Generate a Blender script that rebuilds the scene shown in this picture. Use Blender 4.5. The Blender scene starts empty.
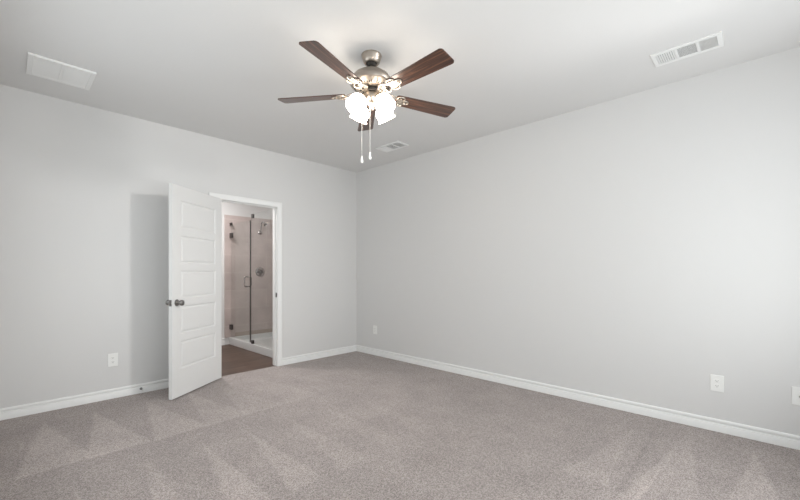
import bpy, bmesh, math, random
from mathutils import Vector, Matrix

random.seed(4)
scene = bpy.context.scene
COL = scene.collection
R = math.radians
PI = math.pi

# ------------------------------------------------------------------ camera
cam_data = bpy.data.cameras.new('camera')
cam_data.lens = 16.965
cam_data.sensor_width = 36.0
cam_data.shift_y = 0.028
cam_data.clip_start = 0.02
camera = bpy.data.objects.new('camera', cam_data)
COL.objects.link(camera)
camera.location = (-3.736, -4.486, 1.206)
camera.rotation_euler = (R(90), 0, math.atan2(-0.72376, 0.69005))
scene.camera = camera

# ------------------------------------------------------------------ world, lamps, exposure
world = bpy.data.worlds.new('sky')
world.use_nodes = True
world.node_tree.nodes['Background'].inputs[0].default_value = (0.80, 0.88, 1.0, 1)
world.node_tree.nodes['Background'].inputs[1].default_value = 1.0
scene.world = world


def area(name, loc, rot, sx, sy, watts, color=(1, 1, 1)):
    d = bpy.data.lights.new(name, 'AREA')
    d.shape = 'RECTANGLE'
    d.size = sx
    d.size_y = sy
    d.energy = watts
    d.color = color
    o = bpy.data.objects.new(name, d)
    COL.objects.link(o)
    o.location = loc
    o.rotation_euler = rot
    return o


# added fill lamps in two unseen window openings; the tilted one brightens the ceiling
area('rear_fill', (-1.95, -5.14, 1.45), (R(87), 0, 0), 3.1, 2.0, 29, (1.0, 0.998, 0.985))
area('ceiling_fill', (-1.95, -5.14, 0.95), (R(118), 0, 0), 2.6, 0.9, 23, (1.0, 0.995, 0.975))
area('side_fill', (-3.98, -2.45, 1.45), (R(92), 0, R(-90)), 3.0, 1.5, 27, (1.0, 0.998, 0.985))
# the photographer's flash, high in the rear right corner: it throws the door's shadow on the wall
flash = area('flash', (-0.72, -4.93, 2.50), (0, 0, 0), 0.26, 0.26, 7.2, (1.0, 0.995, 0.985))
flash.rotation_euler = Vector((-1.80, 4.93, -1.40)).to_track_quat('-Z', 'Y').to_euler()
flash.data.spread = R(64)
# ceiling lamp of the bathroom
area('bathroom_lamp', (-1.9, 1.05, 2.70), (0, 0, 0), 0.5, 0.5, 40, (1.0, 0.975, 0.965))
LAMP = 15.0          # brightness of the fan's glowing glass shades

scene.view_settings.view_transform = 'Standard'
scene.view_settings.look = 'None'
scene.view_settings.gamma = 1.0
scene.view_settings.exposure = 0.0
scene.cycles.use_denoising = True
scene.cycles.max_bounces = 14
scene.cycles.diffuse_bounces = 8
scene.cycles.transparent_max_bounces = 16
scene.cycles.sample_clamp_indirect = 6.0


# ------------------------------------------------------------------ materials
def mat(name, color, rough=0.5, metal=0.0, **kw):
    m = bpy.data.materials.new(name)
    m.use_nodes = True
    b = m.node_tree.nodes['Principled BSDF']
    b.inputs['Base Color'].default_value = (*color, 1)
    b.inputs['Roughness'].default_value = rough
    b.inputs['Metallic'].default_value = metal
    for k, v in kw.items():
        b.inputs[k.replace('_', ' ')].default_value = v
    return m


def nn(m, kind, **kw):
    n = m.node_tree.nodes.new(kind)
    for k, v in kw.items():
        setattr(n, k, v)
    return n


def lk(m, a, b):
    m.node_tree.links.new(a, b)


def bsdf(m):
    return m.node_tree.nodes['Principled BSDF']


def noise_bump(m, scale, strength, dist=0.002, detail=2):
    t = nn(m, 'ShaderNodeTexCoord')
    n = nn(m, 'ShaderNodeTexNoise')
    n.inputs['Scale'].default_value = scale
    n.inputs['Detail'].default_value = detail
    b = nn(m, 'ShaderNodeBump')
    b.inputs['Strength'].default_value = strength
    b.inputs['Distance'].default_value = dist
    lk(m, t.outputs['Object'], n.inputs['Vector'])
    lk(m, n.outputs['Fac'], b.inputs['Height'])
    lk(m, b.outputs['Normal'], bsdf(m).inputs['Normal'])


def painted(name, color, rough=0.7, bump=0.12, scale=70):
    m = mat(name, color, rough)
    noise_bump(m, scale, bump)
    return m


M = {}
M['wall'] = painted('wall_paint', (0.66, 0.655, 0.648), 0.75)
M['ceiling'] = painted('ceiling_paint', (0.70, 0.695, 0.688), 0.85, 0.15, 55)
M['trim'] = painted('white_trim_paint', (0.80, 0.80, 0.79), 0.4, 0.02)
M['door'] = painted('white_door_paint', (0.74, 0.74, 0.732), 0.42, 0.03, 40)
M['vent'] = painted('white_vent_enamel', (0.80, 0.80, 0.79), 0.45, 0.01)
M['grille'] = painted('grille_enamel', (0.80, 0.80, 0.79), 0.5, 0.01)
M['duct'] = painted('duct_shade_grey', (0.22, 0.22, 0.22), 0.8, 0.02)  # dark grey stands in for the shade inside a duct
M['plate'] = painted('outlet_plastic', (0.82, 0.82, 0.80), 0.35, 0.005)
M['slot'] = painted('outlet_slot_dark', (0.16, 0.16, 0.155), 0.7, 0.0)
M['nickel'] = mat('brushed_nickel', (0.42, 0.37, 0.32), 0.36, 1.0)
noise_bump(M['nickel'], 220, 0.05, 0.0004)
M['dark_gap'] = mat('dark_motor_gap', (0.05, 0.045, 0.04), 0.6, 0.4)
noise_bump(M['dark_gap'], 100, 0.02)
M['chrome'] = mat('shower_chrome', (0.34, 0.32, 0.31), 0.2, 1.0)
noise_bump(M['chrome'], 150, 0.01, 0.0003)
M['dark_chrome'] = mat('dark_hinge_metal', (0.13, 0.12, 0.115), 0.3, 1.0)
noise_bump(M['dark_chrome'], 150, 0.01, 0.0003)
M['satin'] = mat('door_hardware_nickel', (0.30, 0.29, 0.28), 0.3, 1.0)
noise_bump(M['satin'], 150, 0.01, 0.0003)
M['chain'] = mat('pull_chain_white_metal', (0.85, 0.83, 0.80), 0.35, 0.3)
noise_bump(M['chain'], 400, 0.05, 0.0004)
M['fob'] = painted('pull_fob_white', (0.86, 0.85, 0.82), 0.35, 0.0)
M['pan'] = painted('shower_pan_acrylic', (0.62, 0.62, 0.615), 0.3, 0.01)
M['rubber'] = painted('rubber_tip', (0.75, 0.74, 0.72), 0.7, 0.0)

# walnut blades, grain along local x
m = mat('walnut_blade', (0.08, 0.04, 0.03), 0.36, Coat_Weight=0.4, Coat_Roughness=0.16)
t = nn(m, 'ShaderNodeTexCoord')
mp = nn(m, 'ShaderNodeMapping')
mp.inputs['Scale'].default_value = (2.2, 46, 10)
n1 = nn(m, 'ShaderNodeTexNoise')
n1.inputs['Scale'].default_value = 1.6
n1.inputs['Detail'].default_value = 6
n1.inputs['Roughness'].default_value = 0.65
cr = nn(m, 'ShaderNodeValToRGB')
cr.color_ramp.elements[0].position = 0.33
cr.color_ramp.elements[0].color = (0.026, 0.013, 0.010, 1)
cr.color_ramp.elements[1].position = 0.70
cr.color_ramp.elements[1].color = (0.21, 0.092, 0.052, 1)
e = cr.color_ramp.elements.new(0.52)
e.color = (0.080, 0.036, 0.023, 1)
lk(m, t.outputs['Object'], mp.inputs['Vector'])
lk(m, mp.outputs['Vector'], n1.inputs['Vector'])
lk(m, n1.outputs['Fac'], cr.inputs['Fac'])
lk(m, cr.outputs['Color'], bsdf(m).inputs['Base Color'])
M['walnut'] = m

# glowing frosted glass shade
m = mat('lit_frosted_glass', (0.9, 0.88, 0.84), 0.4)
bsdf(m).inputs['Emission Color'].default_value = (1.0, 0.89, 0.76, 1)
bsdf(m).inputs['Emission Strength'].default_value = LAMP
M['shade'] = m

# dark wood plank floor of the bathroom
m = mat('wood_plank_floor', (0.12, 0.08, 0.06), 0.45)
t = nn(m, 'ShaderNodeTexCoord')
br = nn(m, 'ShaderNodeTexBrick')
br.inputs['Color1'].default_value = (0.080, 0.050, 0.036, 1)
br.inputs['Color2'].default_value = (0.108, 0.070, 0.052, 1)
br.inputs['Mortar'].default_value = (0.07, 0.045, 0.035, 1)
br.inputs['Scale'].default_value = 1.0
br.inputs['Mortar Size'].default_value = 0.002
br.inputs['Brick Width'].default_value = 1.2
br.inputs['Row Height'].default_value = 0.18
mp = nn(m, 'ShaderNodeMapping')
mp.inputs['Scale'].default_value = (2.0, 22, 1)
n1 = nn(m, 'ShaderNodeTexNoise')
n1.inputs['Scale'].default_value = 1.3
n1.inputs['Detail'].default_value = 6
mx = nn(m, 'ShaderNodeMix', data_type='RGBA', blend_type='MULTIPLY')
mx.inputs['Factor'].default_value = 0.9
cr = nn(m, 'ShaderNodeValToRGB')
cr.color_ramp.elements[0].position = 0.3
cr.color_ramp.elements[0].color = (0.55, 0.5, 0.47, 1)
cr.color_ramp.elements[1].position = 0.7
cr.color_ramp.elements[1].color = (1.25, 1.2, 1.15, 1)
lk(m, t.outputs['Object'], br.inputs['Vector'])
lk(m, t.outputs['Object'], mp.inputs['Vector'])
lk(m, mp.outputs['Vector'], n1.inputs['Vector'])
lk(m, n1.outputs['Fac'], cr.inputs['Fac'])
lk(m, br.outputs['Color'], mx.inputs['A'])
lk(m, cr.outputs['Color'], mx.inputs['B'])
lk(m, mx.outputs['Result'], bsdf(m).inputs['Base Color'])
M['planks'] = m

# pinkish beige shower tile
m = mat('shower_tile', (0.5, 0.42, 0.38), 0.3)
t = nn(m, 'ShaderNodeTexCoord')
sp = nn(m, 'ShaderNodeSeparateXYZ')
cb = nn(m, 'ShaderNodeCombineXYZ')
ad = nn(m, 'ShaderNodeMath', operation='ADD')
br = nn(m, 'ShaderNodeTexBrick')
br.inputs['Color1'].default_value = (0.470, 0.402, 0.382, 1)
br.inputs['Color2'].default_value = (0.505, 0.434, 0.413, 1)
br.inputs['Mortar'].default_value = (0.555, 0.495, 0.465, 1)
br.inputs['Scale'].default_value = 1.0
br.inputs['Mortar Size'].default_value = 0.004
br.inputs['Brick Width'].default_value = 0.60
br.inputs['Row Height'].default_value = 0.30
br.offset = 0.5
n1 = nn(m, 'ShaderNodeTexNoise')
n1.inputs['Scale'].default_value = 3.0
n1.inputs['Detail'].default_value = 5
cr = nn(m, 'ShaderNodeValToRGB')
cr.color_ramp.elements[0].position = 0.3
cr.color_ramp.elements[0].color = (0.84, 0.83, 0.82, 1)
cr.color_ramp.elements[1].position = 0.7
cr.color_ramp.elements[1].color = (1.06, 1.05, 1.05, 1)
mx = nn(m, 'ShaderNodeMix', data_type='RGBA', blend_type='MULTIPLY')
mx.inputs['Factor'].default_value = 1.0
lk(m, t.outputs['Object'], sp.inputs[0])
lk(m, sp.outputs['X'], ad.inputs[0])
lk(m, sp.outputs['Y'], ad.inputs[1])
lk(m, ad.outputs[0], cb.inputs['X'])
lk(m, sp.outputs['Z'], cb.inputs['Y'])
lk(m, cb.outputs[0], br.inputs['Vector'])
lk(m, t.outputs['Object'], n1.inputs['Vector'])
lk(m, n1.outputs['Fac'], cr.inputs['Fac'])
lk(m, br.outputs['Color'], mx.inputs['A'])
lk(m, cr.outputs['Color'], mx.inputs['B'])
lk(m, mx.outputs['Result'], bsdf(m).inputs['Base Color'])
M['tile'] = m
M['tile_strip'] = painted('tan_tile_strip', (0.36, 0.30, 0.255), 0.4, 0.05)


def glass(name, tint, gloss):
    m = bpy.data.materials.new(name)
    m.use_nodes = True
    nt = m.node_tree
    nt.nodes.remove(nt.nodes['Principled BSDF'])
    out = nt.nodes['Material Output']
    tr = nt.nodes.new('ShaderNodeBsdfTransparent')
    tr.inputs[0].default_value = (*tint, 1)
    gl = nt.nodes.new('ShaderNodeBsdfGlossy')
    gl.inputs['Roughness'].default_value = 0.02
    fr = nt.nodes.new('ShaderNodeLayerWeight')
    pw = nt.nodes.new('ShaderNodeMath')
    pw.operation = 'POWER'
    pw.inputs[1].default_value = 4.0
    ml = nt.nodes.new('ShaderNodeMath')
    ml.operation = 'MULTIPLY_ADD'
    ml.inputs[1].default_value = 0.35
    ml.inputs[2].default_value = gloss
    mix = nt.nodes.new('ShaderNodeMixShader')
    nt.links.new(fr.outputs['Facing'], pw.inputs[0])
    nt.links.new(pw.outputs[0], ml.inputs[0])
    nt.links.new(ml.outputs[0], mix.inputs[0])
    nt.links.new(tr.outputs[0], mix.inputs[1])
    nt.links.new(gl.outputs[0], mix.inputs[2])
    nt.links.new(mix.outputs[0], out.inputs['Surface'])
    return m


M['glass'] = glass('clear_shower_glass', (0.965, 0.975, 0.97), 0.02)
M['pane'] = glass('window_glass', (0.97, 0.985, 0.98), 0.02)

# taupe cut pile carpet with the vacuum's brushed triangles
m = mat('taupe_carpet', (0.3, 0.26, 0.24), 0.95)
bsdf(m).inputs['Specular IOR Level'].default_value = 0.1
bsdf(m).inputs['Sheen Weight'].default_value = 0.15
t = nn(m, 'ShaderNodeTexCoord')
nf = nn(m, 'ShaderNodeTexNoise')
nf.inputs['Scale'].default_value = 210
nf.inputs['Detail'].default_value = 3
nf.inputs['Roughness'].default_value = 0.7
nl = nn(m, 'ShaderNodeTexNoise')
nl.inputs['Scale'].default_value = 3.2
nl.inputs['Detail'].default_value = 4
lk(m, t.outputs['Object'], nf.inputs['Vector'])
lk(m, t.outputs['Object'], nl.inputs['Vector'])
cr = nn(m, 'ShaderNodeValToRGB')
cr.color_ramp.elements[0].position = 0.36
cr.color_ramp.elements[0].color = (0.195, 0.167, 0.157, 1)
cr.color_ramp.elements[1].position = 0.64
cr.color_ramp.elements[1].color = (0.47, 0.414, 0.393, 1)
vo = nn(m, 'ShaderNodeTexVoronoi')
vo.inputs['Scale'].default_value = 210
lk(m, t.outputs['Object'], vo.inputs['Vector'])
vs = nn(m, 'ShaderNodeSeparateXYZ')
lk(m, vo.outputs['Color'], vs.inputs[0])
vmx = nn(m, 'ShaderNodeMix', data_type='FLOAT')
vmx.inputs['Factor'].default_value = 0.30
lk(m, nf.outputs['Fac'], vmx.inputs['A'])
lk(m, vs.outputs['X'], vmx.inputs['B'])
lk(m, vmx.outputs['Result'], cr.inputs['Fac'])
bp = nn(m, 'ShaderNodeBump')
bp.inputs['Strength'].default_value = 0.2
bp.inputs['Distance'].default_value = 0.006
lk(m, nf.outputs['Fac'], bp.inputs['Height'])
lk(m, bp.outputs['Normal'], bsdf(m).inputs['Normal'])
sep = nn(m, 'ShaderNodeSeparateXYZ')
cmb = nn(m, 'ShaderNodeCombineXYZ')
cmb.inputs['Z'].default_value = 1.0
# a slight wobble so the brushed edges are not ruler straight
wob = nn(m, 'ShaderNodeTexNoise')
wob.inputs['Scale'].default_value = 7.0
wsc = nn(m, 'ShaderNodeVectorMath', operation='MULTIPLY_ADD')
wsc.inputs[1].default_value = (0.03, 0.03, 0)
lk(m, t.outputs['Object'], wob.inputs['Vector'])
lk(m, wob.outputs['Color'], wsc.inputs[0])
wof = nn(m, 'ShaderNodeVectorMath', operation='ADD')
wof.inputs[1].default_value = (-0.015, -0.015, 0)
lk(m, t.outputs['Object'], wsc.inputs[2])
lk(m, wsc.outputs[0], wof.inputs[0])
lk(m, wof.outputs[0], sep.inputs[0])
lk(m, sep.outputs['X'], cmb.inputs['X'])
lk(m, sep.outputs['Y'], cmb.inputs['Y'])


def half_plane(a, b):
    ex, ey = b[0] - a[0], b[1] - a[1]
    L = math.hypot(ex, ey)
    nx, ny = -ey / L, ex / L
    d = nn(m, 'ShaderNodeVectorMath', operation='DOT_PRODUCT')
    d.inputs[1].default_value = (nx, ny, -(nx * a[0] + ny * a[1]))
    lk(m, cmb.outputs[0], d.inputs[0])
    return d.outputs['Value']


def brushed(poly, amount, soft=0.022):
    ar = sum(poly[i][0] * poly[(i + 1) % len(poly)][1] - poly[(i + 1) % len(poly)][0] * poly[i][1] for i in range(len(poly)))
    if ar < 0:
        poly = poly[::-1]
    v = None
    for i in range(len(poly)):
        h = half_plane(poly[i], poly[(i + 1) % len(poly)])
        if v is None:
            v = h
        else:
            q = nn(m, 'ShaderNodeMath', operation='MINIMUM')
            lk(m, v, q.inputs[0])
            lk(m, h, q.inputs[1])
            v = q.outputs[0]
    mr = nn(m, 'ShaderNodeMapRange', interpolation_type='SMOOTHSTEP')
    mr.inputs['From Min'].default_value = -soft * 0.5
    mr.inputs['From Max'].default_value = soft
    mr.inputs['To Max'].default_value = amount * 1.25
    lk(m, v, mr.inputs['Value'])
    return mr.outputs['Result']


marks = []
for xk, amt in ((-3.52, .15), (-3.20, .17), (-2.82, .15), (-2.47, .12), (-2.16, .09), (-1.76, .06), (-1.38, .04), (-1.0, .02)):
    marks.append(brushed([(xk, -.28), (xk - .18, -1.36), (xk + .19, -1.33)], amt))
for xk, amt in ((-3.46, .08), (-3.10, .12), (-2.77, .15), (-2.46, .13), (-2.12, .08), (-1.76, .05), (-1.40, .03)):
    marks.append(brushed([(xk, -1.62), (xk - .20, -2.66), (xk + .03, -2.62)], amt))
marks.append(brushed([(-3.8, -1.31), (-1.9, -1.30), (-1.9, -1.35), (-3.8, -1.36)], .05))
marks.append(brushed([(-.18, -4.10), (-1.53, -3.93), (-1.53, -4.03)], .16))
marks.append(brushed([(-.18, -4.12), (-1.6, -3.97), (-1.5, -4.30)], .10))
marks.append(brushed([(-.25, -4.46), (-1.35, -4.34), (-1.2, -4.62)], .16))
marks.append(brushed([(-.25, -3.80), (-1.4, -3.62), (-1.4, -3.86)], .08))
marks.append(brushed([(-.12, -3.90), (-1.4, -3.90), (-1.4, -3.97)], -.10))
acc = None
for mk in marks:
    if acc is None:
        acc = mk
    else:
        q = nn(m, 'ShaderNodeMath', operation='ADD')
        lk(m, acc, q.inputs[0])
        lk(m, mk, q.inputs[1])
        acc = q.outputs[0]
mr = nn(m, 'ShaderNodeMapRange')
mr.inputs['From Min'].default_value = 0.3
mr.inputs['From Max'].default_value = 0.7
mr.inputs['To Min'].default_value = 0.90
mr.inputs['To Max'].default_value = 1.06
lk(m, nl.outputs['Fac'], mr.inputs['Value'])
q = nn(m, 'ShaderNodeMath', operation='ADD')
lk(m, acc, q.inputs[0])
lk(m, mr.outputs['Result'], q.inputs[1])
vm = nn(m, 'ShaderNodeVectorMath', operation='SCALE')
lk(m, cr.outputs['Color'], vm.inputs[0])
lk(m, q.outputs[0], vm.inputs['Scale'])
lk(m, vm.outputs[0], bsdf(m).inputs['Base Color'])
M['carpet'] = m


# ------------------------------------------------------------------ mesh helpers
def obj(name, bm, material, parent=None, loc=None, rot=None, smooth=False, bevel=0, seg=2):
    bmesh.ops.recalc_face_normals(bm, faces=bm.faces[:])
    me = bpy.data.meshes.new(name)
    bm.to_mesh(me)
    bm.free()
    me.materials.append(M[material])
    o = bpy.data.objects.new(name, me)
    COL.objects.link(o)
    if parent:
        o.parent = parent
    if loc:
        o.location = loc
    if rot:
        o.rotation_euler = rot
    if smooth:
        for p in me.polygons:
            p.use_smooth = True
        me.set_sharp_from_angle(angle=R(38))
    if bevel:
        md = o.modifiers.new('bevel', 'BEVEL')
        md.width = bevel
        md.segments = seg
        md.limit_method = 'ANGLE'
        md.angle_limit = R(40)
    return o


def tag(o, label, cat, group=None, kind=None):
    o['label'] = label
    o['category'] = cat
    if group:
        o['group'] = group
    if kind:
        o['kind'] = kind
    return o


def empty(name, loc=(0, 0, 0), rz=0.0):
    o = bpy.data.objects.new(name, None)
    o.empty_display_size = 0.1
    COL.objects.link(o)
    o.location = loc
    o.rotation_euler = (0, 0, rz)
    return o


def box(bm, x0, x1, y0, y1, z0, z1):
    v = [bm.verts.new((x, y, z)) for z in (z0, z1) for y in (y0, y1) for x in (x0, x1)]
    for f in ((0, 2, 3, 1), (4, 5, 7, 6), (0, 1, 5, 4), (2, 6, 7, 3), (0, 4, 6, 2), (1, 3, 7, 5)):
        bm.faces.new([v[i] for i in f])
    return v


def B(*boxes):
    bm = bmesh.new()
    for b in boxes:
        box(bm, *b)
    return bm


def lathe(bm, prof, seg=40, mtx=None):
    rings = []
    for r, z in prof:
        if r < 1e-6:
            rings.append([bm.verts.new((0, 0, z))])
        else:
            rings.append([bm.verts.new((r * math.cos(2 * PI * k / seg), r * math.sin(2 * PI * k / seg), z)) for k in range(seg)])
    for a, b in zip(rings, rings[1:]):
        for k in range(seg):
            j = (k + 1) % seg
            if len(a) == 1 and len(b) == 1:
                continue
            if len(a) == 1:
                bm.faces.new((a[0], b[k], b[j]))
            elif len(b) == 1:
                bm.faces.new((a[k], b[0], a[j]))
            else:
                bm.faces.new((a[k], b[k], b[j], a[j]))
    if mtx is not None:
        vs = [v for r in rings for v in r]
        bmesh.ops.transform(bm, matrix=mtx, verts=vs)


def tube(bm, pts, r, seg=10, closed=False):
    pts = [Vector(p) for p in pts]
    n = len(pts)
    rings = []
    for i, p in enumerate(pts):
        a = pts[(i - 1) % n] if (closed or i > 0) else p
        b = pts[(i + 1) % n] if (closed or i < n - 1) else p
        tdir = (b - a).normalized()
        ref = Vector((0, 0, 1)) if abs(tdir.z) < 0.95 else Vector((1, 0, 0))
        u = tdir.cross(ref).normalized()
        w = tdir.cross(u).normalized()
        rr = r[i] if isinstance(r, (list, tuple)) else r
        rings.append([bm.verts.new(p + u * rr * math.cos(2 * PI * k / seg) + w * rr * math.sin(2 * PI * k / seg)) for k in range(seg)])
    prs = list(zip(rings, rings[1:] + (rings[:1] if closed else [])))
    for a, b in prs:
        for k in range(seg):
            j = (k + 1) % seg
            bm.faces.new((a[k], b[k], b[j], a[j]))
    if not closed:
        bm.faces.new(rings[0])
        bm.faces.new(rings[-1][::-1])


def prism(bm, poly, z0, z1):
    a = [bm.verts.new((x, y, z0)) for x, y in poly]
    b = [bm.verts.new((x, y, z1)) for x, y in poly]
    bm.faces.new(a[::-1])
    bm.faces.new(b)
    for i in range(len(poly)):
        j = (i + 1) % len(poly)
        bm.faces.new((a[i], a[j], b[j], b[i]))


def sweep(bm, prof, p0, p1, out):
    """extrude a (distance from wall, height) profile along p0-p1; out = unit vector off the wall"""
    p0, p1, out = Vector(p0), Vector(p1), Vector(out)
    a = [bm.verts.new(p0 + out * d + Vector((0, 0, z))) for d, z in prof]
    b = [bm.verts.new(p1 + out * d + Vector((0, 0, z))) for d, z in prof]
    for i in range(len(prof)):
        j = (i + 1) % len(prof)
        bm.faces.new((a[i], a[j], b[j], b[i]))
    bm.faces.new(a[::-1])
    bm.faces.new(b)


# ------------------------------------------------------------------ room shell
H = 2.743
XL, YB = -3.90, -5.06          # left end and rear end of the bedroom (both behind the camera's edges)
WT = 0.12
JL, JR = -2.088, -1.318        # clear door opening between the jamb faces
DH = 2.045                     # underside of the head jamb
BE = 1.98                      # far end of the bathroom
BX0, BX1 = -3.2, -0.28


def struct(name, bm, material, label, cat, **kw):
    return tag(obj(name, bm, material, **kw), label, cat, kind='structure')


struct('floor', B((XL - WT, WT, YB - WT, 0.0, -0.12, 0.0), (JL - .02, JR + .02, 0.0, 0.03, -0.12, 0.0)), 'carpet',
       'taupe cut pile bedroom carpet with vacuum marks', 'floor')
struct('floor_bathroom', B((BX0 - .1, BX1 + .1, 0.03, BE + .1, -0.12, -0.004)), 'planks',
       'dark brown wood plank floor beyond the open doorway', 'floor')
struct('ceiling', B((XL - WT, WT, YB - WT, 0.0, H, H + .12)), 'ceiling',
       'smooth off white bedroom ceiling around the fan', 'ceiling')
struct('ceiling_bathroom', B((BX0 - .1, BX1 + .1, 0.0, BE + .1, H, H + .12)), 'ceiling',
       'white bathroom ceiling beyond the doorway', 'ceiling')
OL, OR = JL - .02, JR + .02    # rough opening, jambs are 2 cm boards
struct('wall_left', B((XL - WT, OL, 0, WT, 0, H), (OR, WT, 0, WT, 0, H), (OL, OR, 0, WT, DH + .02, H)), 'wall',
       'pale grey painted wall with the open white door', 'wall')
struct('wall_right', B((0, WT, YB - WT, 0, 0, H)), 'wall', 'long blank pale grey wall with white outlets low down', 'wall')
WX0, WX1, WZ0, WZ1 = -3.55, -0.35, 0.40, 2.5
struct('wall_rear', B((XL - WT, WX0, YB - WT, YB, 0, H), (WX1, 0, YB - WT, YB, 0, H),
                      (WX0, WX1, YB - WT, YB, 0, WZ0), (WX0, WX1, YB - WT, YB, WZ1, H)), 'wall',
       'pale grey wall behind the camera with an added window', 'wall')
NY0, NY1, NZ0, NZ1 = -4.0, -0.9, 0.65, 2.25
struct('wall_near', B((XL - WT, XL, YB, NY0, 0, H), (XL - WT, XL, NY1, 0, 0, H),
                      (XL - WT, XL, NY0, NY1, 0, NZ0), (XL - WT, XL, NY0, NY1, NZ1, H)), 'wall',
       'pale grey wall at the left beside the camera, with an added window', 'wall')
struct('wall_bathroom_end', B((BX0 - .1, BX1 + .1, BE, BE + .1, -.004, H)), 'wall',
       'pale painted end wall of the bathroom above the tile', 'wall')
struct('wall_bathroom_left', B((BX0 - .1, BX0, WT, BE, -.004, H)), 'wall', 'pale painted left wall inside the bathroom', 'wall')
struct('wall_bathroom_right', B((BX1, BX1 + .1, WT, BE, -.004, H)), 'wall', 'pale wall behind the shower', 'wall')

# unseen window behind the camera, added and widened for even fill light
fr = bmesh.new()
for b in ((WX0, WX0 + .05, YB - .09, YB - .02, WZ0, WZ1), (WX1 - .05, WX1, YB - .09, YB - .02, WZ0, WZ1),
          (WX0 + .05, WX1 - .05, YB - .09, YB - .02, WZ0, WZ0 + .05), (WX0 + .05, WX1 - .05, YB - .09, YB - .02, WZ1 - .05, WZ1),
          ((WX0 + WX1) / 2 - .03, (WX0 + WX1) / 2 + .03, YB - .09, YB - .02, WZ0 + .05, WZ1 - .05)):
    box(fr, *b)
win = struct('fill_window_1', fr, 'trim', 'unseen white framed window added behind the camera for fill light', 'window')
obj('pane', B((WX0 + .05, WX1 - .05, YB - .058, YB - .052, WZ0 + .05, WZ1 - .05)), 'pane', win)

fr = bmesh.new()  # unseen side window, added to brighten the ceiling and right wall
for b in ((XL - .09, XL - .02, NY0, NY0 + .05, NZ0, NZ1), (XL - .09, XL - .02, NY1 - .05, NY1, NZ0, NZ1),
          (XL - .09, XL - .02, NY0 + .05, NY1 - .05, NZ0, NZ0 + .05), (XL - .09, XL - .02, NY0 + .05, NY1 - .05, NZ1 - .05, NZ1),
          (XL - .09, XL - .02, (NY0 + NY1) / 2 - .03, (NY0 + NY1) / 2 + .03, NZ0 + .05, NZ1 - .05)):
    box(fr, *b)
win = struct('fill_window_2', fr, 'trim', 'unseen white framed window added beside the camera for fill light', 'window')
obj('pane', B((XL - .058, XL - .052, NY0 + .05, NY1 - .05, NZ0 + .05, NZ1 - .05)), 'pane', win)

# baseboards: flat foot, a groove, then a beaded cap
BP = [(0, 0), (.015, 0), (.015, .055), (.0135, .058), (.004, .0605), (.003, .0695), (.0115, .072), (.013, .077), (.012, .086), (.007, .092), (0, .093)]
CO = JR + .005 + .057          # outer edges of the door casing
CI = JL - .005 - .057
bm = bmesh.new()
sweep(bm, BP, (XL, 0, 0), (CI, 0, 0), (0, -1, 0))
sweep(bm, BP, (CO, 0, 0), (0, 0, 0), (0, -1, 0))
struct('baseboard_left', bm, 'trim', 'white moulded baseboard along the wall with the door', 'baseboard', smooth=True)
bm = bmesh.new()
sweep(bm, BP, (0, YB, 0), (0, -.0152, 0), (-1, 0, 0))
struct('baseboard_right', bm, 'trim', 'white moulded baseboard along the long blank wall', 'baseboard', smooth=True)
bm = bmesh.new()
sweep(bm, BP, (XL, YB, 0), (0 - .0152, YB, 0), (0, 1, 0))
struct('baseboard_rear', bm, 'trim', 'white baseboard under the added window behind the camera', 'baseboard', smooth=True)
bm = bmesh.new()
sweep(bm, BP, (XL, YB + .0152, 0), (XL, -.0152, 0), (1, 0, 0))
struct('baseboard_near', bm, 'trim', 'white baseboard at the left behind the camera', 'baseboard', smooth=True)
bm = bmesh.new()
sweep(bm, [(d, z * 1.25 - .004) for d, z in BP], (BX0, BE, 0), (-1.205, BE, 0), (0, -1, 0))
struct('baseboard_bathroom', bm, 'trim', 'white baseboard stub left of the shower curb', 'baseboard', smooth=True)

# door lining: jambs, stops and casing
tr = empty('trim_1')
tag(tr, 'white door frame around the opening to the bathroom', 'door frame', kind='structure')
obj('jamb', B((OR - .02, OR, 0, WT, 0, DH + .02)), 'trim', tr, bevel=.001)
obj('jamb', B((OL, OL + .02, 0, WT, 0, DH + .02)), 'trim', tr, bevel=.001)
obj('head_jamb', B((JL, JR, 0, WT, DH, DH + .02)), 'trim', tr, bevel=.001)
st = bmesh.new()
box(st, JR - .011, JR, .042, .075, 0, DH - .011)
box(st, JL, JL + .011, .042, .075, 0, DH - .011)
box(st, JL, JR, .042, .075, DH - .011, DH)
obj('door_stop_moulding', st, 'trim', tr, bevel=.002)


def casing(y_face, sgn):
    """mitred casing: one frame mesh with a stepped face"""
    bm = bmesh.new()
    inner = [(JL - .005, 0), (JL - .005, DH + .005), (JR + .005, DH + .005), (JR + .005, 0)]
    prof = [(0, 0), (0, .009), (.006, .011), (.036, .0155), (.050, .017), (.057, .014), (.057, 0)]
    dirs = [(-1, 0), (-1, 1), (1, 1), (1, 0)]
    rings = []
    for (x, z), (dx, dz) in zip(inner, dirs):
        rings.append([bm.verts.new((x + dx * w, y_face - sgn * d, z + dz * w)) for w, d in prof])
    n = len(prof)
    for a, b in zip(rings, rings[1:]):
        for i in range(n):
            j = (i + 1) % n
            bm.faces.new((a[i], a[j], b[j], b[i]))
    bm.faces.new(rings[0])
    bm.faces.new(rings[-1][::-1])
    return bm


obj('casing', casing(0, 1), 'trim', tr, smooth=True)
obj('bathroom_casing', casing(WT, -1), 'trim', tr, smooth=True)
sk = bmesh.new()
box(sk, JR - .0015, JR, .012, .040, .885, .945)
box(sk, JR - .004, JR, .004, .012, .895, .935)
spl = obj('strike_plate', sk, 'dark_chrome', tr)
spl['label'] = 'dark metal strike plate'

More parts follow.
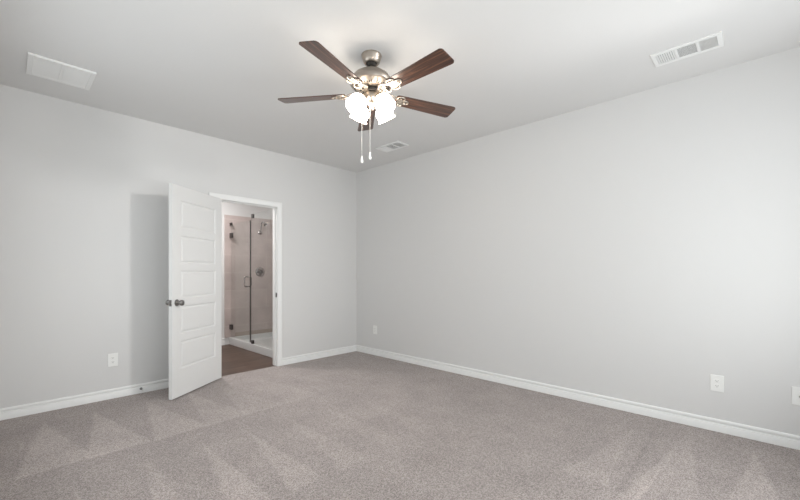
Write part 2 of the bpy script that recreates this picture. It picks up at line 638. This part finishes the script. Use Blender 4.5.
# ------------------------------------------------------------------ open bedroom door
DW, DHT, DT = 0.762, 2.03, 0.035
PIN = Vector((-2.052, -0.024, 0))
ang = math.atan2(-.484 + .047, -2.64 + 2.032)    # direction from hinge edge to free edge
door = empty('door_1', (PIN.x, PIN.y, 0.012), ang)
tag(door, 'open white door with five recessed panels and dark round knob', 'door', kind='structure')
# local frame: x along the leaf from the hinge, +y towards the viewer
Y0, Y1 = 0.004, 0.004 + DT


def door_leaf():
    bm = bmesh.new()
    x0, x1 = 0.006, 0.006 + DW
    px0, px1 = x0 + .112, x1 - .112
    zs = []
    for k in range(5):
        z = .262 + k * .34
        zs.append((z, z + .268))
    for y, s in ((Y1, 1), (Y0, -1)):
        def quad(a, b, c, d):
            bm.faces.new([bm.verts.new(p) for p in (a, b, c, d)])

        def rect(xa, xb, za, zb, yy=y):
            quad((xa, yy, za), (xb, yy, za), (xb, yy, zb), (xa, yy, zb))
        rect(x0, px0, 0, DHT)
        rect(px1, x1, 0, DHT)
        edges = [0] + [v for p in zs for v in p] + [DHT]
        for i in range(0, len(edges), 2):
            rect(px0, px1, edges[i], edges[i + 1])
        for za, zb in zs:
            steps = [(0, 0), (.006, -.006), (.016, -.0075), (.030, -.0022), (.034, -.0018)]
            for (i0, d0), (i1, d1) in zip(steps, steps[1:]):
                A = [(px0 + i0, za + i0), (px1 - i0, za + i0), (px1 - i0, zb - i0), (px0 + i0, zb - i0)]
                Bq = [(px0 + i1, za + i1), (px1 - i1, za + i1), (px1 - i1, zb - i1), (px0 + i1, zb - i1)]
                for q in range(4):
                    w = (q + 1) % 4
                    quad((A[q][0], y + s * d0, A[q][1]), (A[w][0], y + s * d0, A[w][1]), (Bq[w][0], y + s * d1, Bq[w][1]), (Bq[q][0], y + s * d1, Bq[q][1]))
            i1, d1 = steps[-1]
            rect(px0 + i1, px1 - i1, za + i1, zb - i1, y + s * d1)
    for f in (((x0, Y0, 0), (x0, Y1, 0), (x0, Y1, DHT), (x0, Y0, DHT)), ((x1, Y0, 0), (x1, Y1, 0), (x1, Y1, DHT), (x1, Y0, DHT)),
              ((x0, Y0, 0), (x1, Y0, 0), (x1, Y1, 0), (x0, Y1, 0)), ((x0, Y0, DHT), (x1, Y0, DHT), (x1, Y1, DHT), (x0, Y1, DHT))):
        bm.faces.new([bm.verts.new(p) for p in f])
    bmesh.ops.remove_doubles(bm, verts=bm.verts[:], dist=1e-5)
    return bm


obj('leaf', door_leaf(), 'door', door)


def knob(side):
    y = Y1 if side > 0 else Y0
    bm = bmesh.new()
    prof = [(0, 0), (.032, 0), (.033, .003), (.030, .007), (.016, .010), (.012, .014), (.012, .030), (.020, .036), (.027, .044), (.0285, .054), (.025, .063), (.015, .068), (0, .069)]
    lathe(bm, prof, 28, Matrix.Translation((0.006 + DW - .060, y, .905)) @ Matrix.Rotation(R(-90 * side), 4, 'X'))
    o = obj('knob', bm, 'satin', door, smooth=True)
    o['label'] = 'dark satin nickel round door knob'
    return o


knob(1)
knob(-1)
lt = obj('latch_plate', B((.006 + DW - .001, .006 + DW + .0015, Y0 + .005, Y1 - .005, .875, .935),
                          (.006 + DW, .006 + DW + .010, Y0 + .011, Y1 - .011, .895, .915)), 'satin', door)
lt['label'] = 'metal latch plate on the door edge'
for z in (.18, 1.0, 1.80):
    bm = bmesh.new()
    lathe(bm, [(0, 0), (.006, 0), (.006, .089), (.004, .093), (0, .094)], 14, Matrix.Translation((0, 0, z)))
    box(bm, .0, .0062, 0, .032, z, z + .089)
    h = obj('hinge', bm, 'satin', door, smooth=True)
    h['label'] = 'nickel butt hinge'

# little spring stop screwed to the baseboard
ds = empty('door_stop', (-2.795, -.0135, .045))
tag(ds, 'small metal spring door stop on the baseboard beside the open door', 'door stop')
bm = bmesh.new()
lathe(bm, [(0, 0), (.013, 0), (.012, .004), (.007, .008), (0, .008)], 16, Matrix.Rotation(R(90), 4, 'X'))
obj('base', bm, 'satin', ds, smooth=True)
bm = bmesh.new()
tube(bm, [(.0052 * math.cos(a * .7), -.008 - a * .0011, .0052 * math.sin(a * .7)) for a in range(0, 56)], .0016, 6)
obj('spring', bm, 'satin', ds, smooth=True)
bm = bmesh.new()
lathe(bm, [(0, 0), (.0075, 0), (.008, .010), (.006, .014), (0, .014)], 16, Matrix.Translation((0, -.068, 0)) @ Matrix.Rotation(R(90), 4, 'X'))
obj('rubber_tip', bm, 'rubber', ds, smooth=True)

# ------------------------------------------------------------------ shower beyond the door
SX = -1.127          # outer face of the curb
struct('wall_shower_end', B((-1.205, BX1, BE - .012, BE, .115, 2.17)), 'tile',
       'pinkish beige tiled shower wall behind the glass', 'shower wall')
struct('wall_shower_side', B((BX1 - .012, BX1, WT, BE - .012, .115, 2.17)), 'tile',
       'tiled side wall of the shower hidden beyond the right door jamb', 'shower wall')
pan = empty('shower_pan', (-.70, 1.05, 0))
tag(pan, 'white acrylic shower pan with raised curb on the wood floor', 'shower pan')
px, py = -.70, 1.05
ya, yb = WT - py, BE - .0 - py - .0005
xa, xb = SX - px, BX1 - .0005 - px
bm = bmesh.new()
box(bm, xa, xa + .09, ya + .0005, yb, -.004, .112)
obj('curb', bm, 'pan', pan, bevel=.006)
bm = bmesh.new()
box(bm, xa + .09, xb, ya + .0005, yb, -.004, .045)
box(bm, xa + .09, xb, yb - .04, yb, .045, .114)
box(bm, xb - .04, xb, ya + .0005, yb - .04, .045, .114)
obj('basin', bm, 'pan', pan)
bm = bmesh.new()
lathe(bm, [(0, .0455), (.045, .0455), (.045, .048), (0, .049)], 24, Matrix.Translation((.1, 0, 0)))
obj('drain', bm, 'chrome', pan, smooth=True)
st = obj('trim_2', B((-1.03, BX1 - .013, BE - .0145, BE - .0125, .116, .185)), 'tile_strip')
tag(st, 'darker tan strip of tile along the foot of the shower wall', 'tile strip', kind='structure')

GX = SX + .014
gd = empty('shower_door', (GX, 1.930, .125))
tag(gd, 'clear frameless glass shower door with a handle, hinged at its left', 'shower door')
obj('glass_panel', B((-.004, .004, -.715, 0, 0, 1.885)), 'glass', gd)
for z in (1.70, .165):
    bm = bmesh.new()
    box(bm, -.014, -.0045, -.055, .008, z - .042, z + .042)
    box(bm, .0045, .014, -.055, .008, z - .042, z + .042)
    box(bm, -.014, .014, .008, .036, z - .042, z + .042)
    o = obj('hinge', bm, 'dark_chrome', gd, bevel=.002)
    o['label'] = 'dark metal glass hinge'
bm = bmesh.new()
box(bm, -.013, .013, -.03, .030, 1.868, 1.915)
o = obj('top_clamp', bm, 'dark_chrome', gd, bevel=.002)
o['label'] = 'dark metal clamp at the top corner'
bm = bmesh.new()
for s in (-1, 1):
    pts = [(s * .004, -.63, .86)]
    pts += [(s * (.035 + .018 * math.sin(a)), -.63, .878 - .018 * math.cos(a)) for a in (0, .5, 1.0, 1.5)]
    pts += [(s * (.035 + .018 * math.cos(a)), -.63, .992 + .018 * math.sin(a)) for a in (0, .5, 1.0, 1.5)]
    pts += [(s * .004, -.63, 1.01)]
    tube(bm, pts, .0085, 10)
o = obj('handle', bm, 'chrome', gd, smooth=True)
o['label'] = 'metal D shaped pull handle'
bm = bmesh.new()
box(bm, -.009, .009, -.728, -.715, 0, 1.885)
o = obj('edge_seal', bm, 'dark_chrome', gd)
o['label'] = 'dark vertical seal strip'

gf = empty('glass_screen', (GX, 1.19, .113))
tag(gf, 'fixed clear glass shower panel right of the glass door, in front of the valve', 'shower panel')
obj('glass_panel', B((-.004, .004, -(1.19 - WT - .001), 0, 0, 1.99)), 'glass', gf)
for z0, z1 in ((1.925, 1.985), (.0, .055)):
    bm = bmesh.new()
    box(bm, -.014, -.0045, -.085, -.028, z0, z1)
    box(bm, .0045, .014, -.085, -.028, z0, z1)
    o = obj('clip', bm, 'dark_chrome', gf, bevel=.003)
    o['label'] = 'dark metal glass clip'

YT = BE - .012
sh = empty('shower_sprayer', (-.592, YT, 1.915))
tag(sh, 'chrome shower head on a curved arm high on the tiled wall', 'shower head')
bm = bmesh.new()
lathe(bm, [(0, 0), (.034, 0), (.034, .006), (.022, .016), (.013, .02), (0, .02)], 24, Matrix.Rotation(R(90), 4, 'X'))
obj('flange', bm, 'chrome', sh, smooth=True)
bm = bmesh.new()
tube(bm, [(0, -.012, 0), (0, -.03, .015), (0, -.04, .06), (0, -.05, .12), (.002, -.06, .160), (.008, -.075, .182), (.018, -.092, .180), (.026, -.104, .165)], .0095, 12)
obj('arm', bm, 'chrome', sh, smooth=True)
bm = bmesh.new()
dv = Vector((.52, -.35, -.75)).normalized()
mt = Matrix.Translation((.026, -.104, .165)) @ dv.to_track_quat('Z', 'Y').to_matrix().to_4x4()
lathe(bm, [(0, -.01), (.013, -.008), (.014, .010), (.018, .018), (.030, .038), (.034, .046), (.031, .050), (0, .048)], 24, mt)
o = obj('spray_head', bm, 'dark_chrome', sh, smooth=True)

sv = empty('shower_valve', (-.588, YT, 1.215))
tag(sv, 'round chrome shower valve with lever on the tiled wall', 'shower valve')
bm = bmesh.new()
lathe(bm, [(0, 0), (.085, 0), (.085, .004), (.075, .010), (.045, .014), (0, .015)], 32, Matrix.Rotation(R(90), 4, 'X'))
obj('round_plate', bm, 'chrome', sv, smooth=True)
bm = bmesh.new()
lathe(bm, [(0, .014), (.030, .014), (.029, .050), (.024, .056), (0, .057)], 24, Matrix.Rotation(R(90), 4, 'X'))
tube(bm, [(-.01, -.045, 0), (-.045, -.050, -.012), (-.080, -.052, -.02)], [.011, .009, .007], 10)
obj('lever', bm, 'dark_chrome', sv, smooth=True)

# ------------------------------------------------------------------ ceiling fan
FX, FY = -1.942, -2.497
fan = empty('ceiling_fan', (FX, FY, H))
tag(fan, 'brushed nickel ceiling fan with five walnut blades and lit glass shades', 'ceiling fan')
bm = bmesh.new()
lathe(bm, [(0, 0), (.071, 0), (.072, -.004), (.070, -.012), (.062, -.040), (.055, -.056), (.046, -.062), (.040, -.060), (.038, -.045), (0, -.045)], 44)
obj('canopy', bm, 'nickel', fan, smooth=True)
bm = bmesh.new()
lathe(bm, [(0, -.046), (.0375, -.046), (.036, -.066), (.022, -.078), (0, -.078)], 32)
o = obj('hanger_ball', bm, 'dark_gap', fan, smooth=True)
o['label'] = 'dark hanger ball under the canopy'
bm = bmesh.new()
lathe(bm, [(0, -.05), (.0125, -.05), (.0125, -.118), (0, -.118)], 20)
obj('downrod', bm, 'nickel', fan, smooth=True)
bm = bmesh.new()
lathe(bm, [(0, -.108), (.020, -.108), (.024, -.112), (.060, -.117), (.098, -.130), (.122, -.147), (.138, -.168), (.145, -.182), (.151, -.186),
           (.152, -.206), (.149, -.212), (.140, -.218), (.128, -.232), (.108, -.245), (.104, -.246), (.092, -.251), (.075, -.253), (0, -.253)], 56)
motor = obj('motor_housing', bm, 'nickel', fan, smooth=True)
bm = bmesh.new()
for k in range(44):                        # pierced vent band round the lower shoulder
    a = 2 * PI * k / 44
    v = box(bm, -.0065, .0065, -.0032, .0032, -.0015, .0015)
    mtx = Matrix.Rotation(a, 4, 'Z') @ Matrix.Translation((.1178, 0, -.2392)) @ Matrix.Rotation(R(-36), 4, 'Y')
    bmesh.ops.transform(bm, matrix=mtx, verts=v)
o = obj('vent_slots', bm, 'dark_gap', motor)
bm = bmesh.new()
lathe(bm, [(0, -.253), (.066, -.253), (.066, -.262), (.078, -.263), (.078, -.274), (.050, -.276), (0, -.276)], 40)
obj('flywheel', bm, 'dark_gap', fan, smooth=True)
bm = bmesh.new()
lathe(bm, [(0, -.276), (.048, -.276), (.060, -.280), (.063, -.286), (.063, -.312), (.058, -.326), (.046, -.336), (.040, -.339), (.024, -.345), (.018, -.356),
           (.013, -.366), (.016, -.372), (.014, -.380), (.006, -.388), (0, -.390)], 40)
obj('light_fitter', bm, 'nickel', fan, smooth=True)

PITCH = R(-12)
ZB = -.275                                  # blade plane below the ceiling


def blade_outline():
    pts = []
    x0, x1 = .185, .690
    w0, w1 = .052, .069
    rc = .024
    def arc(cx, cy, r, a0, a1, n=7):
        return [(cx + r * math.cos(a0 + (a1 - a0) * i / n), cy + r * math.sin(a0 + (a1 - a0) * i / n)) for i in range(n + 1)]
    pts += arc(x0 + .02, -w0 + .02, .02, R(180), R(270))
    pts += arc(x1 - rc - .006, -w1 + rc, rc, R(-90), R(-12))
    pts += arc(x1 - rc - .006, w1 - rc, rc, R(12), R(90))
    pts += arc(x0 + .02, w0 - .02, .02, R(90), R(180))
    return pts


def iron_bm():
    """scrolled blade bracket: two curved arms, a trefoil of loops and a foot on the flywheel"""
    bm = bmesh.new()
    tz = -.0075
    def P(x, y, dz=0):
        if x > .17:
            return (x, y * math.cos(PITCH), y * math.sin(PITCH) + tz + dz)
        f = max(0.0, (x - .07) / .10)
        return (x, y * (1 + (math.cos(PITCH) - 1) * f), y * math.sin(PITCH) * f + tz + (1 - f) * .006 + dz)
    for s in (-1, 1):
        c = [(.066, .010), (.085, .014), (.105, .030), (.125, .043), (.148, .046), (.170, .036), (.188, .020), (.200, .012)]
        tube(bm, [P(x, s * y) for x, y in c], .0065, 8)
        lp = [(.222 + .030 * math.cos(a), s * (.030 + .020 * math.sin(a))) for a in [2 * PI * k / 18 for k in range(18)]]
        tube(bm, [P(x, y) for x, y in lp], .0052, 8, closed=True)
        sc = [(.120 + .016 * math.cos(a), s * (.022 + .011 * math.sin(a))) for a in [2 * PI * k / 14 for k in range(14)]]
        tube(bm, [P(x, y) for x, y in sc], .004, 6, closed=True)
    lp = [(.262 + .030 * math.cos(a), .019 * math.sin(a)) for a in [2 * PI * k / 18 for k in range(18)]]
    tube(bm, [P(x, y) for x, y in lp], .0052, 8, closed=True)
    # solid web joining the loops
    web = [(.192, -.012), (.205, -.030), (.222, -.036), (.240, -.026), (.262, -.013), (.282, 0), (.262, .013), (.240, .026), (.222, .036), (.205, .030), (.192, .012)]
    a = [bm.verts.new(P(x, y, -.003)) for x, y in web]
    b = [bm.verts.new(P(x, y, .003)) for x, y in web]
    bm.faces.new(a)
    bm.faces.new(b[::-1])
    for i in range(len(web)):
        j = (i + 1) % len(web)
        bm.faces.new((a[i], b[i], b[j], a[j]))
    # foot on the flywheel
    foot = [(.050, -.014), (.078, -.018), (.098, -.008), (.098, .008), (.078, .018), (.050, .014)]
    a = [bm.verts.new((x, y, tz + .001)) for x, y in foot]
    b = [bm.verts.new((x, y, tz + .009)) for x, y in foot]
    bm.faces.new(a)
    bm.faces.new(b[::-1])
    for i in range(len(foot)):
        j = (i + 1) % len(foot)
        bm.faces.new((a[i], b[i], b[j], a[j]))
    # three screw heads
    for x, y in ((.222, -.030), (.222, .030), (.262, 0)):
        v0 = len(bm.verts)
        p = P(x, y, -.002)
        lathe(bm, [(0, -.006), (.004, -.005), (.006, 0), (0, 0)], 10, Matrix.Translation(p))
    return bm


bm = bmesh.new()
prism(bm, blade_outline(), -.003, .003)
bmesh.ops.transform(bm, matrix=Matrix.Rotation(PITCH, 4, 'X'), verts=bm.verts[:])
blade = obj('blade', bm, 'walnut', fan, loc=(0, 0, ZB), rot=(0, 0, R(52.7)))
blade['label'] = 'dark walnut fan blade'
iron = obj('blade_iron', iron_bm(), 'nickel', blade, smooth=True)
iron['label'] = 'scrolled nickel blade bracket'
for k in range(1, 5):
    b2 = blade.copy()
    COL.objects.link(b2)
    b2.parent = fan
    b2.rotation_euler = (0, 0, R(52.7 + 72 * k))
    i2 = iron.copy()
    COL.objects.link(i2)
    i2.parent = b2

# glass shades on short necks, flaring down and out
TILT = R(36)
VA = 43.6                                   # direction the camera looks along, for the spacing of the four shades
bm = bmesh.new()
outer = [(.024, 0), (.030, -.004), (.044, -.013), (.055, -.026), (.0615, -.042), (.063, -.058), (.0605, -.074), (.058, -.085), (.060, -.092), (.069, -.102)]
inner = [(r - .003, z + .0005) for r, z in outer[::-1]]
lathe(bm, outer + inner, 40)
shade = obj('lamp_shade', bm, 'shade', fan, smooth=True)
shade['label'] = 'glowing frosted glass bell shade'
bm = bmesh.new()
lathe(bm, [(0, .022), (.014, .022), (.018, .010), (.028, .004), (.031, -.004), (.030, -.012), (.0, -.012)], 24)
holder = obj('shade_holder', bm, 'nickel', shade, smooth=True)
bm = bmesh.new()
lathe(bm, [(0, -.012), (.012, -.014), (.013, -.035), (.020, -.050), (.024, -.065), (.020, -.078), (.010, -.084), (0, -.086)], 20)
bulb = obj('bulb', bm, 'shade', shade, smooth=True)


def shade_pose(o, a):
    o.location = (.092 * math.cos(a), .092 * math.sin(a), -.331)
    o.rotation_euler = (Matrix.Rotation(a, 4, 'Z') @ Matrix.Rotation(-TILT, 4, 'Y')).to_euler()


bm = bmesh.new()
tube(bm, [(.052, 0, -.296), (.066, 0, -.298), (.080, 0, -.306), (.090, 0, -.322)], .009, 10)
arm = obj('lamp_arm', bm, 'nickel', fan, smooth=True, rot=(0, 0, R(VA + 45)))
shade_pose(shade, R(VA + 45))
for k in range(1, 4):
    s2 = shade.copy()
    COL.objects.link(s2)
    s2.parent = fan
    shade_pose(s2, R(VA + 45 + 90 * k))
    a2 = arm.copy()
    COL.objects.link(a2)
    a2.parent = fan
    a2.rotation_euler = (0, 0, R(VA + 45 + 90 * k))
    for ch in (holder, bulb):
        c2 = ch.copy()
        COL.objects.link(c2)
        c2.parent = s2
fwd = Vector((.72376, .69005, 0))
rgt = Vector((.69005, -.72376, 0))
for lat, dep, zend in ((-.069, .004, 1.981), (-.006, -.060, 1.987)):
    p = rgt * lat + fwd * dep
    bm = bmesh.new()
    top = -.322
    zf = zend - H + .052
    q = p.normalized() * .052
    tube(bm, [(q.x, q.y, top), (p.x, p.y, top - .012), (p.x, p.y, zf)], .0012, 6)
    n = 60
    for i in range(n):
        bmesh.ops.create_icosphere(bm, subdivisions=1, radius=.0020, matrix=Matrix.Translation((p.x, p.y, top - .015 + (zf - top + .015) * i / n)))
    ch = obj('pull_chain', bm, 'chain', fan, smooth=True)
    bm = bmesh.new()
    lathe(bm, [(0, .052), (.003, .052), (.005, .046), (.0065, .030), (.0095, .016), (.0095, .008), (.006, .001), (0, 0)], 16, Matrix.Translation((p.x, p.y, zend - H)))
    fb = obj('pull_fob', bm, 'fob', ch, smooth=True)
    fb['label'] = 'small white pull fob'


# ------------------------------------------------------------------ ceiling registers
def register(name, cx, cy, label, group):
    """three section supply register, 0.2 x 0.385, long side along y"""
    v = empty(name, (cx, cy, H))
    tag(v, label, 'vent', group)
    wx, wy, bd, t = .101, .193, .027, .010
    holes = [(-.166, -.072), (-.056, .046), (.062, .166)]
    bm = bmesh.new()
    box(bm, -wx, -wx + bd, -wy, wy, -t, 0)
    box(bm, wx - bd, wx, -wy, wy, -t, 0)
    ys = [-wy] + [q for h in holes for q in h] + [wy]
    for i in range(0, len(ys), 2):
        box(bm, -wx + bd, wx - bd, ys[i], ys[i + 1], -t, 0)
    obj('frame', bm, 'vent', v, bevel=.002)
    bm = bmesh.new()
    box(bm, -wx + bd, wx - bd, holes[0][0], holes[-1][1], -.0012, -.0002)  # thin plate on the uncut ceiling, its dark colour imitating duct shade
    o = obj('duct_shade', bm, 'duct', v)
    o['label'] = 'dark plate imitating the shaded duct behind the fins'
    for hi, (a, b) in enumerate(holes):
        bm = bmesh.new()
        if hi == 1:
            n = 13
            for i in range(n):
                xx = -wx + bd + (i + .5) * (2 * (wx - bd)) / n    # fins run lengthwise here
                q = box(bm, -.0055, .0055, a, b, -.0006, .0006)
                bmesh.ops.transform(bm, matrix=Matrix.Translation((xx, 0, -.0055)) @ Matrix.Rotation(R(-15), 4, 'Y'), verts=q)
        else:
            n = 8 if hi == 2 else 14
            for i in range(n):
                yy = a + (i + .5) * (b - a) / n
                q = box(bm, -wx + bd, wx - bd, -.0055, .0055, -.0006, .0006)
                bmesh.ops.transform(bm, matrix=Matrix.Translation((0, yy, -.0055)) @ Matrix.Rotation(R(-38 if hi == 2 else 38), 4, 'X'), verts=q)
        obj('louver_section', bm, 'vent', v)
    return v


register('ceiling_vent', -.486, -4.120, 'white three section ceiling vent nearest the viewer, close to the long blank wall', 'ceiling supply vents')
register('ceiling_vent', -.472, -1.238, 'small white ceiling vent right of the hanging fan pull chains', 'ceiling supply vents')

rg = empty('return_grille', (-3.436, -.612, H))
tag(rg, 'square white return air grille with two panels on the ceiling above the door wall', 'vent')
w, t = .188, .016
bm = bmesh.new()
bd = .030
box(bm, -w, -w + bd, -w, w, -t, 0)
box(bm, w - bd, w, -w, w, -t, 0)
box(bm, -w + bd, w - bd, -w, -w + bd, -t, 0)
box(bm, -w + bd, w - bd, w - bd, w, -t, 0)
box(bm, -.011, .011, -w + bd, w - bd, -t + .003, 0)
obj('frame', bm, 'vent', rg, bevel=.003)
for s in (-1, 1):
    bm = bmesh.new()
    x0, x1 = (.011, w - bd) if s > 0 else (-w + bd, -.011)
    n = 26
    for i in range(n):
        yy = -w + bd + (i + .5) * 2 * (w - bd) / n
        q = box(bm, x0, x1, -.0064, .0064, -.0006, .0006)
        bmesh.ops.transform(bm, matrix=Matrix.Translation((0, yy, -.0128)) @ Matrix.Rotation(R(7), 4, 'X'), verts=q)
    box(bm, x0, x1, -w + bd, w - bd, -.0112, -.0102)
    obj('louver_panel', bm, 'grille', rg)


# ------------------------------------------------------------------ wall plates
def plate_base(loc, rz, label, cat, name, group=None):
    o = empty(name, loc, rz)
    tag(o, label, cat, group)
    bm = bmesh.new()
    box(bm, -.0395, .0395, -.006, 0, -.062, .062)
    obj('cover_plate', bm, 'plate', o, bevel=.003, seg=3)
    return o


def outlet(loc, rz, label):
    o = plate_base(loc, rz, label, 'outlet', 'wall_outlet', 'duplex wall outlets')
    for s in (-1, 1):
        bm = bmesh.new()
        poly = []
        for k in range(28):
            a = 2 * PI * k / 28
            poly.append((.0172 * math.cos(a), max(-.0125, min(.0125, .0172 * math.sin(a)))))
        prism(bm, poly, 0, .0072)
        bmesh.ops.transform(bm, matrix=Matrix.Translation((0, 0, s * .0195)) @ Matrix.Rotation(R(90), 4, 'X'), verts=bm.verts[:])
        rc = obj('receptacle', bm, 'plate', o, bevel=.0008)
        bm = bmesh.new()
        z = s * .0195
        box(bm, -.0078, -.0052, -.0074, -.0069, z - .002, z + .0065)
        box(bm, .0052, .0078, -.0074, -.0069, z - .001, z + .0058)
        lathe(bm, [(0, 0), (.0028, 0), (.0028, .0005), (0, .0005)], 12, Matrix.Translation((0, -.0069, z - .0068)) @ Matrix.Rotation(R(90), 4, 'X'))
        sl = obj('slots', bm, 'slot', rc)
        sl['label'] = 'dark outlet slots'
    bm = bmesh.new()
    lathe(bm, [(0, 0), (.0036, 0), (.003, .0012), (0, .0015)], 14, Matrix.Translation((0, -.0055, 0)) @ Matrix.Rotation(R(90), 4, 'X'))
    obj('screw', bm, 'plate', o, smooth=True)


outlet((-3.02, 0, .368), 0, 'white wall outlet low on the wall left of the open door')
outlet((0, -.425, .368), R(-90), 'white wall outlet nearest the room corner, on the long blank wall')
outlet((0, -4.253, .364), R(-90), 'white wall outlet at the far right of the long wall, near the jack plate')
jp = plate_base((0, -4.686, .362), R(-90), 'white wall plate with one dark jack at the right edge of the photo', 'wall plate', 'jack_plate')
bm = bmesh.new()
lathe(bm, [(0, .004), (.0055, .004), (.0055, .012), (.0042, .013), (.0042, .005), (0, .005)], 14, Matrix.Rotation(R(90), 4, 'X'))
o = obj('jack', bm, 'slot', jp, smooth=True)
o['label'] = 'dark round cable jack'
for z in (-.042, .042):
    bm = bmesh.new()
    lathe(bm, [(0, 0), (.0036, 0), (.003, .0012), (0, .0015)], 12, Matrix.Translation((0, -.0055, z)) @ Matrix.Rotation(R(90), 4, 'X'))
    obj('screw', bm, 'plate', jp, smooth=True)
